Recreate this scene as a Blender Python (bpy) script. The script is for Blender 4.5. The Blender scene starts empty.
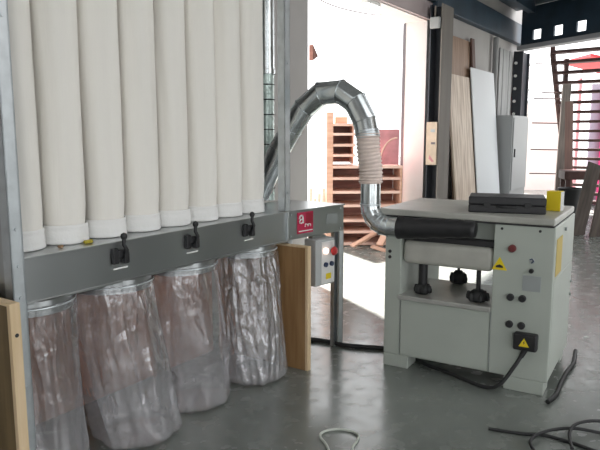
import bpy, bmesh, math, random
from mathutils import Vector, Matrix, noise
random.seed(7)
PI = math.pi
COL = bpy.context.scene.collection
R = math.radians

# ------------------------------------------------------------------ materials
def mat(name, color, rough=0.5, metal=0.0, noise_scale=None, noise_amt=0.0, color2=None, bump=0.0, bump_scale=None,
        stretch=(1, 1, 1), emit=None, spec=0.5, detail=4.0, coat=0.0, rough_var=0.0):
    m = bpy.data.materials.new(name); m.use_nodes = True
    nt = m.node_tree; b = nt.nodes['Principled BSDF']
    b.inputs['Base Color'].default_value = (*color, 1)
    b.inputs['Roughness'].default_value = rough
    b.inputs['Metallic'].default_value = metal
    b.inputs['Specular IOR Level'].default_value = spec
    b.inputs['Coat Weight'].default_value = coat
    if emit:
        b.inputs['Emission Color'].default_value = (*emit[0], 1); b.inputs['Emission Strength'].default_value = emit[1]
    if noise_scale or bump:
        tc = nt.nodes.new('ShaderNodeTexCoord'); mp = nt.nodes.new('ShaderNodeMapping')
        mp.inputs['Scale'].default_value = stretch
        nt.links.new(tc.outputs['Object'], mp.inputs['Vector'])
        if noise_scale:
            n = nt.nodes.new('ShaderNodeTexNoise'); n.inputs['Scale'].default_value = noise_scale; n.inputs['Detail'].default_value = detail
            nt.links.new(mp.outputs['Vector'], n.inputs['Vector'])
            cr = nt.nodes.new('ShaderNodeValToRGB')
            cr.color_ramp.elements[0].position = 0.35; cr.color_ramp.elements[1].position = 0.65
            c2 = color2 if color2 else tuple(min(1, c * (1 + noise_amt)) for c in color)
            c1 = color if color2 else tuple(c * (1 - noise_amt) for c in color)
            cr.color_ramp.elements[0].color = (*c1, 1); cr.color_ramp.elements[1].color = (*c2, 1)
            nt.links.new(n.outputs['Fac'], cr.inputs['Fac']); nt.links.new(cr.outputs['Color'], b.inputs['Base Color'])
            if rough_var:
                mr = nt.nodes.new('ShaderNodeMapRange'); mr.inputs['To Min'].default_value = rough - rough_var; mr.inputs['To Max'].default_value = rough + rough_var
                nt.links.new(n.outputs['Fac'], mr.inputs['Value']); nt.links.new(mr.outputs['Result'], b.inputs['Roughness'])
        if bump:
            n2 = nt.nodes.new('ShaderNodeTexNoise'); n2.inputs['Scale'].default_value = bump_scale or 20; n2.inputs['Detail'].default_value = 3
            nt.links.new(mp.outputs['Vector'], n2.inputs['Vector'])
            bp = nt.nodes.new('ShaderNodeBump'); bp.inputs['Strength'].default_value = bump; bp.inputs['Distance'].default_value = 0.01
            nt.links.new(n2.outputs['Fac'], bp.inputs['Height']); nt.links.new(bp.outputs['Normal'], b.inputs['Normal'])
    return m

def wood(name, c1, c2, axis=2, rough=0.55):
    st = [14, 14, 14]; st[axis] = 1.2
    return mat(name, c1, rough, noise_scale=1.6, color2=c2, stretch=tuple(st), detail=6)

def film_material(name, crumple):
    m = bpy.data.materials.new(name); m.use_nodes = True
    nt = m.node_tree; nt.nodes.clear(); N = nt.nodes.new; L = nt.links.new
    out = N('ShaderNodeOutputMaterial'); tc = N('ShaderNodeTexCoord'); mp = N('ShaderNodeMapping')
    mp.inputs['Scale'].default_value = (1, 1, 0.8); L(tc.outputs['Object'], mp.inputs['Vector'])
    n = N('ShaderNodeTexNoise'); n.inputs['Scale'].default_value = 5; n.inputs['Detail'].default_value = 2; n.inputs['Distortion'].default_value = 1.8
    L(mp.outputs['Vector'], n.inputs['Vector'])
    bp = N('ShaderNodeBump'); bp.inputs['Strength'].default_value = 0.5; bp.inputs['Distance'].default_value = 0.03
    vo = N('ShaderNodeTexVoronoi'); vo.inputs['Scale'].default_value = 9; vo.feature = 'F1'; vo.inputs['Randomness'].default_value = 1
    mv = N('ShaderNodeMix'); mv.data_type = 'VECTOR'; mv.inputs[0].default_value = 0.10
    L(mp.outputs['Vector'], mv.inputs[4]); L(n.outputs['Color'], mv.inputs[5]); L(mv.outputs[1], vo.inputs['Vector'])
    ad = N('ShaderNodeMath'); ad.operation = 'MULTIPLY_ADD'; ad.inputs[1].default_value = crumple; L(vo.outputs['Distance'], ad.inputs[0]); L(n.outputs['Fac'], ad.inputs[2])
    L(ad.outputs[0], bp.inputs['Height'])
    gl = N('ShaderNodeBsdfGlossy'); gl.inputs['Roughness'].default_value = 0.12; gl.inputs['Color'].default_value = (0.9, 0.9, 0.92, 1); L(bp.outputs['Normal'], gl.inputs['Normal'])
    df = N('ShaderNodeBsdfDiffuse'); df.inputs['Color'].default_value = (0.62, 0.62, 0.64, 1)
    tr = N('ShaderNodeBsdfTransparent'); tr.inputs['Color'].default_value = (0.93, 0.93, 0.93, 1)
    n3 = N('ShaderNodeTexNoise'); n3.inputs['Scale'].default_value = 5; n3.inputs['Detail'].default_value = 2; L(mp.outputs['Vector'], n3.inputs['Vector'])
    mr = N('ShaderNodeMapRange'); mr.inputs['From Min'].default_value = 0.3; mr.inputs['From Max'].default_value = 0.7
    mr.inputs['To Min'].default_value = 0.05; mr.inputs['To Max'].default_value = 0.20; L(n3.outputs['Fac'], mr.inputs['Value'])
    sx = N('ShaderNodeSeparateXYZ'); L(tc.outputs['Object'], sx.inputs[0]); dz = N('ShaderNodeMapRange')   # fine dust settled in the lower part
    dz.inputs['From Min'].default_value = 0.62; dz.inputs['From Max'].default_value = 0.05; dz.inputs['To Min'].default_value = 0.0; dz.inputs['To Max'].default_value = 0.22; L(sx.outputs['Z'], dz.inputs['Value'])
    sm = N('ShaderNodeMath'); sm.operation = 'ADD'; L(mr.outputs['Result'], sm.inputs[0]); L(dz.outputs['Result'], sm.inputs[1])
    lw = N('ShaderNodeLayerWeight'); lw.inputs['Blend'].default_value = 0.25; L(bp.outputs['Normal'], lw.inputs['Normal'])
    m1 = N('ShaderNodeMixShader'); L(sm.outputs[0], m1.inputs['Fac']); L(tr.outputs[0], m1.inputs[1]); L(df.outputs[0], m1.inputs[2])
    ma = N('ShaderNodeMath'); ma.operation = 'MULTIPLY_ADD'; ma.inputs[1].default_value = 0.75; ma.inputs[2].default_value = 0.10; L(lw.outputs['Facing'], ma.inputs[0])
    m2 = N('ShaderNodeMixShader'); L(ma.outputs[0], m2.inputs['Fac']); L(m1.outputs[0], m2.inputs[1]); L(gl.outputs[0], m2.inputs[2])
    L(m2.outputs[0], out.inputs['Surface'])
    return m

M = {}
M['galv'] = mat('galvanised_sheet', (0.46, 0.48, 0.485), 0.28, 0.94, noise_scale=2.2, noise_amt=0.10, bump=0.04, bump_scale=3, detail=1)
M['duct'] = mat('spiral_duct_steel', (0.62, 0.66, 0.67), 0.22, 0.95, noise_scale=12, noise_amt=0.12, bump=0.05, bump_scale=8)
M['post'] = mat('galvanised_post', (0.58, 0.62, 0.64), 0.38, 0.85, noise_scale=14, noise_amt=0.08)
M['cloth'] = mat('filter_cloth', (0.86, 0.835, 0.78), 0.9, noise_scale=5, noise_amt=0.03, bump=0.12, bump_scale=60, stretch=(1, 1, 0.12), spec=0.1)
M['cuff'] = mat('white_cuff', (0.86, 0.86, 0.84), 0.75, bump=0.3, bump_scale=50, spec=0.2)
M['film'] = film_material('crumpled_film', 0.6); M['film_smooth'] = film_material('smooth_film', 0.12)
M['black'] = mat('black_plastic', (0.018, 0.018, 0.02), 0.45, bump=0.1, bump_scale=40)
M['rubber'] = mat('black_rubber', (0.022, 0.023, 0.024), 0.6)
M['tape'] = mat('black_tape_wrap', (0.02, 0.02, 0.022), 0.38, bump=0.5, bump_scale=14)
M['paint'] = mat('machine_paint', (0.46, 0.50, 0.45), 0.42, noise_scale=3, noise_amt=0.04, bump=0.03, bump_scale=30)
M['paint_top'] = mat('machine_top', (0.45, 0.45, 0.41), 0.40, noise_scale=4, noise_amt=0.10)
M['paint_guard'] = mat('roller_guard_paint', (0.50, 0.50, 0.45), 0.5, noise_scale=6, noise_amt=0.10)
M['bed'] = mat('table_bed_steel', (0.50, 0.50, 0.47), 0.32, 0.4, noise_scale=6, noise_amt=0.10)
M['dark'] = mat('dark_slot', (0.03, 0.03, 0.032), 0.6)
M['yellow'] = mat('yellow_plastic', (0.86, 0.66, 0.02), 0.5)
M['label_y'] = mat('yellow_label', (0.62, 0.48, 0.16), 0.6)
M['white'] = mat('white_plastic', (0.80, 0.80, 0.78), 0.5)
M['red'] = mat('red_plastic', (0.62, 0.03, 0.03), 0.4)
M['darkred'] = mat('dark_red_button', (0.16, 0.03, 0.03), 0.4)
M['labelred'] = mat('red_label', (0.50, 0.02, 0.075), 0.45)
M['labelred2'] = mat('deep_red_label', (0.30, 0.008, 0.03), 0.45)
M['plategrey'] = mat('grey_plate', (0.40, 0.43, 0.43), 0.4, 0.3)
M['blue'] = mat('blue_button', (0.03, 0.05, 0.11), 0.4)
M['ctrl'] = mat('control_grey', (0.48, 0.50, 0.50), 0.45)
M['lamp'] = mat('lamp_lens', (1, 0.8, 0.7), 0.3, emit=((1, 0.72, 0.6), 1.6))
M['lamp2'] = mat('lamp_tube', (1, 1, 1), 0.3, emit=((1, 0.98, 0.95), 2.5))
M['hose'] = mat('flexible_hose', (0.80, 0.68, 0.62), 0.55, noise_scale=30, noise_amt=0.06)
M['hose2'] = mat('clear_hose', (0.55, 0.66, 0.62), 0.25, noise_scale=9, noise_amt=0.25, metal=0.3)
M['ply'] = wood('plywood', (0.26, 0.14, 0.055), (0.36, 0.21, 0.09))
M['plyedge'] = wood('plywood_edge', (0.62, 0.46, 0.27), (0.74, 0.58, 0.38))
M['redwood'] = wood('reddish_board', (0.50, 0.20, 0.11), (0.60, 0.27, 0.15))
M['oliveply'] = wood('dark_board', (0.12, 0.08, 0.035), (0.19, 0.13, 0.06))
M['wall'] = mat('wall_plaster', (0.46, 0.44, 0.43), 0.85, noise_scale=1.5, noise_amt=0.06)
M['walljamb'] = mat('jamb_plaster', (0.80, 0.74, 0.72), 0.8, noise_scale=2, noise_amt=0.04)
M['lintel'] = mat('lintel_paint', (0.50, 0.42, 0.42), 0.7, noise_scale=3, noise_amt=0.05)
M['trimgrey'] = mat('grey_trim', (0.16, 0.14, 0.15), 0.5)
M['steelblue'] = mat('blue_steel', (0.024, 0.046, 0.070), 0.5, noise_scale=2, noise_amt=0.3)
M['deck'] = mat('steel_deck', (0.045, 0.065, 0.085), 0.6, noise_scale=2, noise_amt=0.3)
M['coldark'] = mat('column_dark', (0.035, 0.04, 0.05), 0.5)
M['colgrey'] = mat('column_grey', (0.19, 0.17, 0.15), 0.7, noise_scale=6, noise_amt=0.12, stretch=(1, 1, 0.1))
M['beamgrey'] = mat('beam_grey', (0.40, 0.40, 0.42), 0.5)
M['osb'] = wood('brown_board', (0.28, 0.17, 0.11), (0.38, 0.25, 0.17))
M['cream'] = wood('cream_board', (0.50, 0.38, 0.28), (0.80, 0.68, 0.56))
M['dkbrown'] = wood('dark_brown_board', (0.10, 0.05, 0.04), (0.15, 0.08, 0.06))
M['whiteboard'] = mat('white_panel', (0.74, 0.77, 0.79), 0.5)
M['greypanel'] = mat('grey_panel', (0.33, 0.33, 0.33), 0.6, noise_scale=3, noise_amt=0.15, stretch=(4, 4, 0.3))
M['cabinet'] = mat('cabinet_grey', (0.40, 0.41, 0.41), 0.5)
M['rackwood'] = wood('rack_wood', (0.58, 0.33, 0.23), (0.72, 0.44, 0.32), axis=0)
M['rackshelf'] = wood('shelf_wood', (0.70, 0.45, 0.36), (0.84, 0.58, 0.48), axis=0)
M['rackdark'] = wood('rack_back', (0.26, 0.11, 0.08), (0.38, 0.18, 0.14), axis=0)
M['pinkpanel'] = mat('pink_panel', (0.62, 0.27, 0.29), 0.7, noise_scale=4, noise_amt=0.2)
M['stair'] = mat('rusty_steel', (0.075, 0.035, 0.03), 0.6, noise_scale=8, noise_amt=0.3)
M['render_wall'] = mat('outer_wall', (0.78, 0.70, 0.66), 0.9, noise_scale=2, noise_amt=0.05)
M['redtarp'] = mat('red_tarp', (0.55, 0.03, 0.04), 0.6)
M['lilac'] = mat('lilac_board', (0.35, 0.30, 0.38), 0.6)
M['magenta'] = mat('magenta_board', (0.60, 0.03, 0.16), 0.6)
M['plank'] = wood('weathered_plank', (0.085, 0.07, 0.06), (0.16, 0.13, 0.11))
M['cardbox'] = mat('sticker_card', (0.62, 0.50, 0.38), 0.7, noise_scale=9, noise_amt=0.1)
M['cord'] = mat('pale_cord', (0.60, 0.64, 0.58), 0.5)
M['debris'] = mat('olive_scrap', (0.42, 0.34, 0.03), 0.6)
M['debris2'] = mat('brown_scrap', (0.30, 0.19, 0.10), 0.7)
M['bounce_cut'] = mat('bounce_cut_dark', (0.13, 0.12, 0.11), 0.8)  # made-up dark finish that cuts bounce light on the planer side
M['roof'] = mat('roof_sheet', (0.35, 0.35, 0.36), 0.7)

def floor_material():
    m = bpy.data.materials.new('polished_concrete'); m.use_nodes = True
    nt = m.node_tree; b = nt.nodes['Principled BSDF']; N = nt.nodes.new; L = nt.links.new
    tc = N('ShaderNodeTexCoord')
    n1 = N('ShaderNodeTexNoise'); n1.inputs['Scale'].default_value = 1.6; n1.inputs['Detail'].default_value = 8; n1.inputs['Roughness'].default_value = 0.62
    n2 = N('ShaderNodeTexNoise'); n2.inputs['Scale'].default_value = 9; n2.inputs['Detail'].default_value = 5; n2.inputs['Distortion'].default_value = 0.15
    for n in (n1, n2): L(tc.outputs['Object'], n.inputs['Vector'])
    mx = N('ShaderNodeMath'); mx.operation = 'MULTIPLY_ADD'; mx.inputs[1].default_value = 0.45; L(n2.outputs['Fac'], mx.inputs[0]); 
    m2 = N('ShaderNodeMath'); m2.operation = 'MULTIPLY'; m2.inputs[1].default_value = 0.55; L(n1.outputs['Fac'], m2.inputs[0]); L(m2.outputs[0], mx.inputs[2])
    cr = N('ShaderNodeValToRGB'); e = cr.color_ramp.elements
    e[0].position = 0.38; e[0].position = 0.30; e[0].color = (0.165, 0.183, 0.168, 1); e[1].position = 0.70; e[1].color = (0.225, 0.243, 0.224, 1)
    L(mx.outputs[0], cr.inputs['Fac']); L(cr.outputs['Color'], b.inputs['Base Color'])
    mr = N('ShaderNodeMapRange'); mr.inputs['From Min'].default_value = 0.35; mr.inputs['From Max'].default_value = 0.65
    mr.inputs['To Min'].default_value = 0.17; mr.inputs['To Max'].default_value = 0.30
    L(n2.outputs['Fac'], mr.inputs['Value']); L(mr.outputs['Result'], b.inputs['Roughness'])
    b.inputs['Specular IOR Level'].default_value = 0.75
    bp = N('ShaderNodeBump'); bp.inputs['Strength'].default_value = 0.03; bp.inputs['Distance'].default_value = 0.01
    L(n2.outputs['Fac'], bp.inputs['Height']); L(bp.outputs['Normal'], b.inputs['Normal'])
    return m
M['floor'] = floor_material()

# ------------------------------------------------------------------ mesh helpers
class MB:
    def __init__(s, T=None): s.bm = bmesh.new(); s.T = T or Matrix.Identity(4)
    def _add(s, verts, faces, smooth=False):
        vs = [s.bm.verts.new(s.T @ Vector(v)) for v in verts]
        for f in faces:
            try:
                fc = s.bm.faces.new([vs[i] for i in f]); fc.smooth = smooth
            except ValueError: pass
        return vs
    def box(s, a, b, bevel=0.0, X=None, seg=2):
        tmp = bmesh.new(); bmesh.ops.create_cube(tmp, size=1)
        for v in tmp.verts:
            v.co = Vector([(a[i] + b[i]) / 2 + v.co[i] * (b[i] - a[i]) for i in range(3)])
        if bevel: bmesh.ops.bevel(tmp, geom=tmp.edges[:], offset=bevel, segments=seg, affect='EDGES', profile=0.5)
        s._merge(tmp, X); return s
    def _merge(s, tmp, X=None, smooth=False):
        TT = s.T @ X if X else s.T
        mp = {v: s.bm.verts.new(TT @ v.co) for v in tmp.verts}
        for f in tmp.faces:
            try:
                nf = s.bm.faces.new([mp[v] for v in f.verts]); nf.smooth = smooth or f.smooth
            except ValueError: pass
        tmp.free()
    def prism(s, poly, z0, z1, X=None):
        n = len(poly); tmp = bmesh.new()
        lo = [tmp.verts.new((x, y, z0)) for x, y in poly]; hi = [tmp.verts.new((x, y, z1)) for x, y in poly]
        tmp.faces.new(lo[::-1]); tmp.faces.new(hi)
        for i in range(n): tmp.faces.new((lo[i], lo[(i + 1) % n], hi[(i + 1) % n], hi[i]))
        s._merge(tmp, X); return s
    def cyl(s, p0, p1, r0, r1=None, seg=20, caps=True):
        r1 = r0 if r1 is None else r1
        p0, p1 = Vector(p0), Vector(p1); d = (p1 - p0).normalized()
        q = d.to_track_quat('Z', 'Y'); V = []
        for p, r in ((p0, r0), (p1, r1)):
            for i in range(seg):
                a = 2 * PI * i / seg; V.append(p + q @ Vector((r * math.cos(a), r * math.sin(a), 0)))
        vs = s._add(V, [(i, (i + 1) % seg, seg + (i + 1) % seg, seg + i) for i in range(seg)], True)
        if caps:
            c = s._add(V, [tuple(range(seg))[::-1], tuple(range(seg, 2 * seg))])
        return s
    def lathe(s, prof, c=(0, 0, 0), seg=32, X=None, cap=True):
        V = []; F = []
        for r, z in prof:
            for i in range(seg):
                a = 2 * PI * i / seg; V.append((c[0] + r * math.cos(a), c[1] + r * math.sin(a), c[2] + z))
        for k in range(len(prof) - 1):
            for i in range(seg):
                j = (i + 1) % seg; F.append((k * seg + i, k * seg + j, (k + 1) * seg + j, (k + 1) * seg + i))
        if X: V = [X @ Vector(v) for v in V]
        s._add(V, F, True)
        if cap:
            s._add(V[:seg], [tuple(range(seg))[::-1]]); s._add(V[-seg:], [tuple(range(seg))])
        return s
    def tube(s, pts, r, seg=10, closed=False, rf=None):
        pts = [Vector(p) for p in pts]; n = len(pts); V = []; F = []
        up = Vector((0, 0, 1)); prev = None
        for i, p in enumerate(pts):
            t = (pts[(i + 1) % n] - pts[i - 1]) if closed or 0 < i < n - 1 else (pts[1] - pts[0] if i == 0 else pts[-1] - pts[-2])
            t.normalize()
            if prev is None: a = t.cross(up if abs(t.z) < 0.9 else Vector((1, 0, 0))).normalized()
            else: a = (prev - t * prev.dot(t)).normalized()
            prev = a; b = t.cross(a); rr = r if rf is None else rf(i / (n - 1))
            for k in range(seg):
                w = 2 * PI * k / seg; V.append(p + (a * math.cos(w) + b * math.sin(w)) * rr)
        for i in range(n if closed else n - 1):
            for k in range(seg):
                j = (k + 1) % seg; i2 = (i + 1) % n
                F.append((i * seg + k, i * seg + j, i2 * seg + j, i2 * seg + k))
        s._add(V, F, True)
        if not closed:
            s._add(V[:seg], [tuple(range(seg))[::-1]]); s._add(V[-seg:], [tuple(range(seg))])
        return s
    def mitred(s, pts, r, seg=28, seam=0.0022, wall=0.0015):
        # gored elbow: straight cylindrical gores that meet on mitre planes, with a raised seam at each joint
        pts = [Vector(p) for p in pts]; n = len(pts)
        ts = [(pts[i + 1] - pts[i]).normalized() for i in range(n - 1)]
        base = ts[0].orthogonal().normalized(); rings = []
        frames = []
        for i in range(n - 1):
            if i: base = (base - ts[i] * base.dot(ts[i])).normalized()
            frames.append((base.copy(), ts[i].cross(base)))
        def ring(i, k, rr):   # ring of gore k at joint i
            nrm = (ts[max(i - 1, 0)] + ts[min(i, n - 2)]).normalized(); a, b = frames[k]; out = []
            for q in range(seg):
                w = 2 * PI * q / seg; o = pts[i] + (a * math.cos(w) + b * math.sin(w)) * rr
                out.append(o - ts[k] * ((o - pts[i]).dot(nrm) / ts[k].dot(nrm)))
            return out
        for k in range(n - 1):
            A, B = ring(k, k, r), ring(k + 1, k, r)
            s._add(A + B, [(i, (i + 1) % seg, seg + (i + 1) % seg, seg + i) for i in range(seg)], True)
        for i in range(n):
            k = min(i, n - 2); c = ring(i, k, r + seam)
            s.tube(c, seam, 6, closed=True)
        return s
    def build(s, name, m, parent=None, recalc=True):
        if recalc: bmesh.ops.recalc_face_normals(s.bm, faces=s.bm.faces)
        me = bpy.data.meshes.new(name); s.bm.to_mesh(me); s.bm.free()
        o = bpy.data.objects.new(name, me); COL.objects.link(o)
        me.materials.append(m)
        if parent: o.parent = parent
        return o

def tag(o, label=None, cat=None, group=None, kind=None):
    if label: o['label'] = label
    if cat: o['category'] = cat
    if group: o['group'] = group
    if kind: o['kind'] = kind
    return o
def empty(name, loc, rz=0, label=None, cat=None, group=None):
    o = bpy.data.objects.new(name, None); COL.objects.link(o); o.location = loc; o.rotation_euler = (0, 0, rz)
    return tag(o, label, cat, group)
def place(o, loc, rz=0): o.location = loc; o.rotation_euler = (0, 0, rz); return o
def struct(o): o['kind'] = 'structure'; return o
def smooth_path(pts, k=6, closed=False):
    P = [Vector(p) for p in pts]; n = len(P); out = []
    for i in range(n if closed else n - 1):
        if closed: a, b, c, d = P[i - 1], P[i], P[(i + 1) % n], P[(i + 2) % n]
        else: a, b, c, d = P[max(i - 1, 0)], P[i], P[i + 1], P[min(i + 2, n - 1)]
        for j in range(k):
            t = j / k
            out.append(0.5 * ((2 * b) + (c - a) * t + (2 * a - 5 * b + 4 * c - d) * t * t + (3 * b - a - 3 * c + d) * t ** 3))
    if not closed: out.append(P[-1])
    return out

# ------------------------------------------------------------------ the place: reference frames (metres, camera foot at origin)
CA = R(56.1)                                   # the collector and the door wall run the same way
def frame(ox, oy, a): return Matrix.Translation((ox, oy, 0)) @ Matrix.Rotation(a, 4, 'Z')
TC = frame(-1.131, 2.476, CA)                  # collector: x along its front, y to its back
TW = frame(1.386, 8.48, CA)                    # door wall: x along the wall, y to the outside
PA = R(-30.87)
TP = frame(0.568, 4.06, PA)                    # planer: x along its front, y to its back

# ---- floor, walls, roof
f = MB().box((-14, -8, -0.2), (30, 45, 0)).build('floor', M['floor']); struct(f)
w = MB(TW); w.box((-9, 0, 0), (-2.34, 0.33, 6.0)); w.box((-2.34, 0, 3.16), (0.76, 0.33, 6.0)); w.box((0.76, 0, 0), (5.80, 0.33, 6.0))
struct(w.build('wall_door', M['wall']))
w = MB(TW).box((0.735, -0.004, 0), (0.76, 0.335, 3.16)); w.box((-2.34, -0.004, 3.145), (0.76, 0.335, 3.16))
struct(w.build('trim_1', M['walljamb']))
struct(MB(TW).box((-2.36, -0.05, 3.16), (0.80, -0.004, 3.40)).build('trim_2', M['lintel']))
struct(MB(TW).box((0.725, 0.32, 0), (0.765, 0.36, 3.145)).build('trim_3', M['trimgrey']))
struct(MB(TW).box((-9, -0.12, 3.41), (0.80, -0.004, 3.72), 0.01).box((0.80, -0.12, 3.34), (5.62, -0.004, 3.72), 0.01).build('trim_4', M['steelblue']))
# unseen hall roofs, added to keep sun out; cut back at right for sky
rf = MB(); TI = TW.inverted()
struct(MB(TW).prism([(-9, 0.33), (5.2, 0.33), (3.3, -3.0), (3.0, -6.0), (-9, -6.0)], 6.0, 6.1).build('ceiling', M['roof']))
struct(MB().box((-5.0, -5.2, 6.0), (7.0, -0.5, 6.1)).build('ceiling_rear', M['roof']))
wb = MB();  # unseen rear wall, added with openings placed to light the bags
for x0, x1 in ((-5.0, -1.6), (1.2, 2.6), (5.4, 7.0)): wb.box((x0, -5.2, 0), (x1, -5.0, 6.0))
wb.box((-1.6, -5.2, 4.4), (5.4, -5.0, 6.0)); struct(wb.build('wall_back', M['wall']))
struct(MB().box((-5.2, -5.2, 0), (-5.0, 3.2, 6.0)).build('wall_left', M['wall']))  # unseen wall, added to dim the open hall
wr = MB().box((7.0, -5.2, 0), (7.2, -4.0, 6.0)).box((7.0, 1.2, 0), (7.2, 9.0, 6.0)).box((7.0, -4.0, 4.8), (7.2, 1.2, 6.0)); struct(wr.build('wall_right', M['bounce_cut']))  # unseen wall, darkened and cut open to shape light on planer and bags

# ---- mezzanine deck, girder and columns on the far side
mz = MB(TW).prism([(0.9, -0.02), (5.20, -0.02), (3.35, -2.9), (0.9, -2.9)], 3.98, 4.08)
struct(mz.build('ceiling_mezzanine', M['deck']))
g0 = Vector((4.325, 12.487)); g1 = Vector((5.62, 9.85)); gd = (g1 - g0); gl_ = gd.length; ga = math.atan2(gd.y, gd.x)
TG = frame(g0.x, g0.y, ga)
gr = empty('perforated_girder', (g0.x, g0.y, 3.18), ga, 'dark blue perforated steel girder with pale lower flange under the mezzanine', 'girder')
mb = MB(); L_ = gl_; holes = []
x = 0.39
while x < L_ - 0.2: holes.append(x); x += 0.50
# web with square openings: build as strips
xs = 0
mb.box((0, -0.02, 0.08), (L_, 0.02, 0.17)); mb.box((0, -0.02, 0.35), (L_, 0.02, 0.65))
for h in holes:
    mb.box((xs, -0.02, 0.17), (h - 0.10, 0.02, 0.35)); xs = h + 0.10
mb.box((xs, -0.02, 0.17), (L_, 0.02, 0.35)); mb.box((0, -0.02, 0.65), (L_, 0.02, 0.79))
mb.build('web', M['steelblue'], gr)
MB().box((0, -0.12, 0.0), (L_, 0.12, 0.08)).build('flange', M['beamgrey'], gr)
for i, (s0, s1) in enumerate(((-0.2, 1.2), (1.6, 2.6), (3.2, 4.0))):
    j = MB(TW).box((1.0, -0.55 - i * 0.9, 3.78), (4.45 - i * 0.75, -0.43 - i * 0.9, 3.975)).build('deck_joist', M['steelblue'])
    tag(j, ['dark steel joist under the mezzanine deck, closest to the door wall', 'dark steel joist under the mezzanine deck, middle one', 'dark steel joist under the mezzanine deck, farthest from the wall'][i], 'joist', 'joists under the mezzanine deck')

# H column in front of the door wall
hc = empty('steel_column', tuple(TW @ Vector((0.58, -0.29, 0))), CA, 'dark steel column with a brown grey face standing right of the bright doorway', 'column')
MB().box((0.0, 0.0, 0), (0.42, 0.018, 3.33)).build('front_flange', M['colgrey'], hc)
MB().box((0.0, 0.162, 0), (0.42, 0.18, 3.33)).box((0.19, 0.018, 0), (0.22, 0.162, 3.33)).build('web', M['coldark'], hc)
MB().box((-0.04, -0.03, 0), (0.46, 0.22, 0.02)).build('base_plate', M['coldark'], hc)
jb = MB().box((0, 0, 0), (0.06, 0.14, 0.15), 0.012).build('junction_box', M['cabinet'])
place(jb, TW @ Vector((0.515, -0.27, 3.00)), CA); tag(jb, 'small pale grey junction box at the top of the dark steel column', 'junction box')
MB().cyl((0.03, 0.07, 0.15), (0.03, 0.07, 0.30), 0.012, seg=8).build('conduit', M['colgrey'], jb)
sg = empty('notice_board', tuple(TW @ Vector((0.55, -0.27, 1.13))), CA, 'narrow cream board with small dark stickers fixed to the dark steel column', 'notice board')
MB().box((0, 0, 0), (0.025, 0.155, 0.60), 0.003).build('backing', M['cardbox'], sg)
MB().box((-0.004, 0.03, 0.46), (-0.0005, 0.09, 0.50)).build('sticker', M['plategrey'], sg)
MB().box((-0.004, 0.02, 0.29), (-0.0005, 0.08, 0.32)).build('sticker', M['trimgrey'], sg)
MB().prism([(0.03, 0.05), (0.10, 0.14), (0.11, 0.09), (0.06, 0.04)], 0.0005, 0.004, Matrix.Rotation(-PI / 2, 4, 'Z') @ Matrix.Rotation(PI / 2, 4, 'X') @ Matrix.Diagonal((-1, 1, 1, 1))).build('sticker', M['pinkpanel'], sg)
lp = empty('wall_lamp', tuple(TW @ Vector((-0.95, 0.03, 3.094))), CA, 'small bright lamp under the beam above the doorway', 'lamp')
MB().box((-0.10, -0.03, 0.0), (0.24, 0.07, 0.05), 0.01).build('housing', M['white'], lp)
MB().box((-0.08, -0.04, -0.035), (0.22, 0.04, 0.0), 0.012).build('diffuser', M['lamp2'], lp)

# ---- boards leaning on the wall right of the column
def leaning(name, s0, s1, top, out, th, m, label, cat, wallgap=0.02, n_top=None):
    # board standing on the floor, its top against the wall; local x along the board's width
    nt_ = -wallgap if n_top is None else n_top
    th_ang = math.atan2(out, top)
    o = MB().box((0, -th, 0), (s1 - s0, 0, math.hypot(top, out)), 0.003).build(name, m)
    o.location = TW @ Vector((s0, nt_ - out, 0.012)); o.rotation_euler = (Matrix.Rotation(CA, 3, 'Z') @ Matrix.Rotation(-th_ang, 3, 'X')).to_euler()
    return tag(o, label, cat)
leaning('wooden_board', 1.45, 2.55, 3.05, 0.22, 0.02, M['osb'], 'tall brown board leaning against the wall behind the cream one', 'board')
leaning('wooden_batten', 2.42, 2.56, 3.10, 0.25, 0.03, M['dkbrown'], 'dark brown narrow batten leaning at the edge of the tall brown board', 'board', n_top=-0.05)
leaning('wooden_board', 1.30, 2.22, 2.45, 0.24, 0.03, M['cream'], 'cream streaked board leaning beside the white panel', 'board', n_top=-0.10)
leaning('white_panel', 2.26, 3.48, 2.62, 0.25, 0.02, M['whiteboard'], 'large white panel leaning against the wall beyond the planer', 'panel', n_top=-0.12)
pp = MB(TW).cyl((3.74, -0.08, 0), (3.74, -0.08, 3.29), 0.05, seg=16).build('wall_pipe', M['greypanel'])
tag(pp, 'grey vertical pipe on the wall right of the white panel', 'pipe')
gp = empty('grey_sheet', tuple(TW @ Vector((4.05, -0.05, 0))), CA, 'tall grey sheet standing against the wall above and behind the grey cabinet', 'panel')
m_ = MB()
for i in range(4): m_.box((i * 0.2, -0.03 if i % 2 else -0.02, 0.01), (i * 0.2 + 0.2, 0.0, 3.15), 0.004)
m_.build('corrugated_face', M['greypanel'], gp)
cb = empty('electrical_cabinet', tuple(TW @ Vector((3.60, -0.48, 0))), CA, 'grey metal cabinet standing between the wall pipe and the perforated column', 'cabinet')
MB().box((0.0, 0, 0.01), (1.05, 0.34, 1.9), 0.01).build('body', M['cabinet'], cb)
dr = MB().box((0.03, -0.02, 0.55), (1.02, -0.002, 1.86), 0.006).build('door', M['cabinet'], cb)
MB().box((0.10, -0.04, 1.15), (0.13, -0.02, 1.3), 0.004).build('handle', M['black'], dr)

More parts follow.
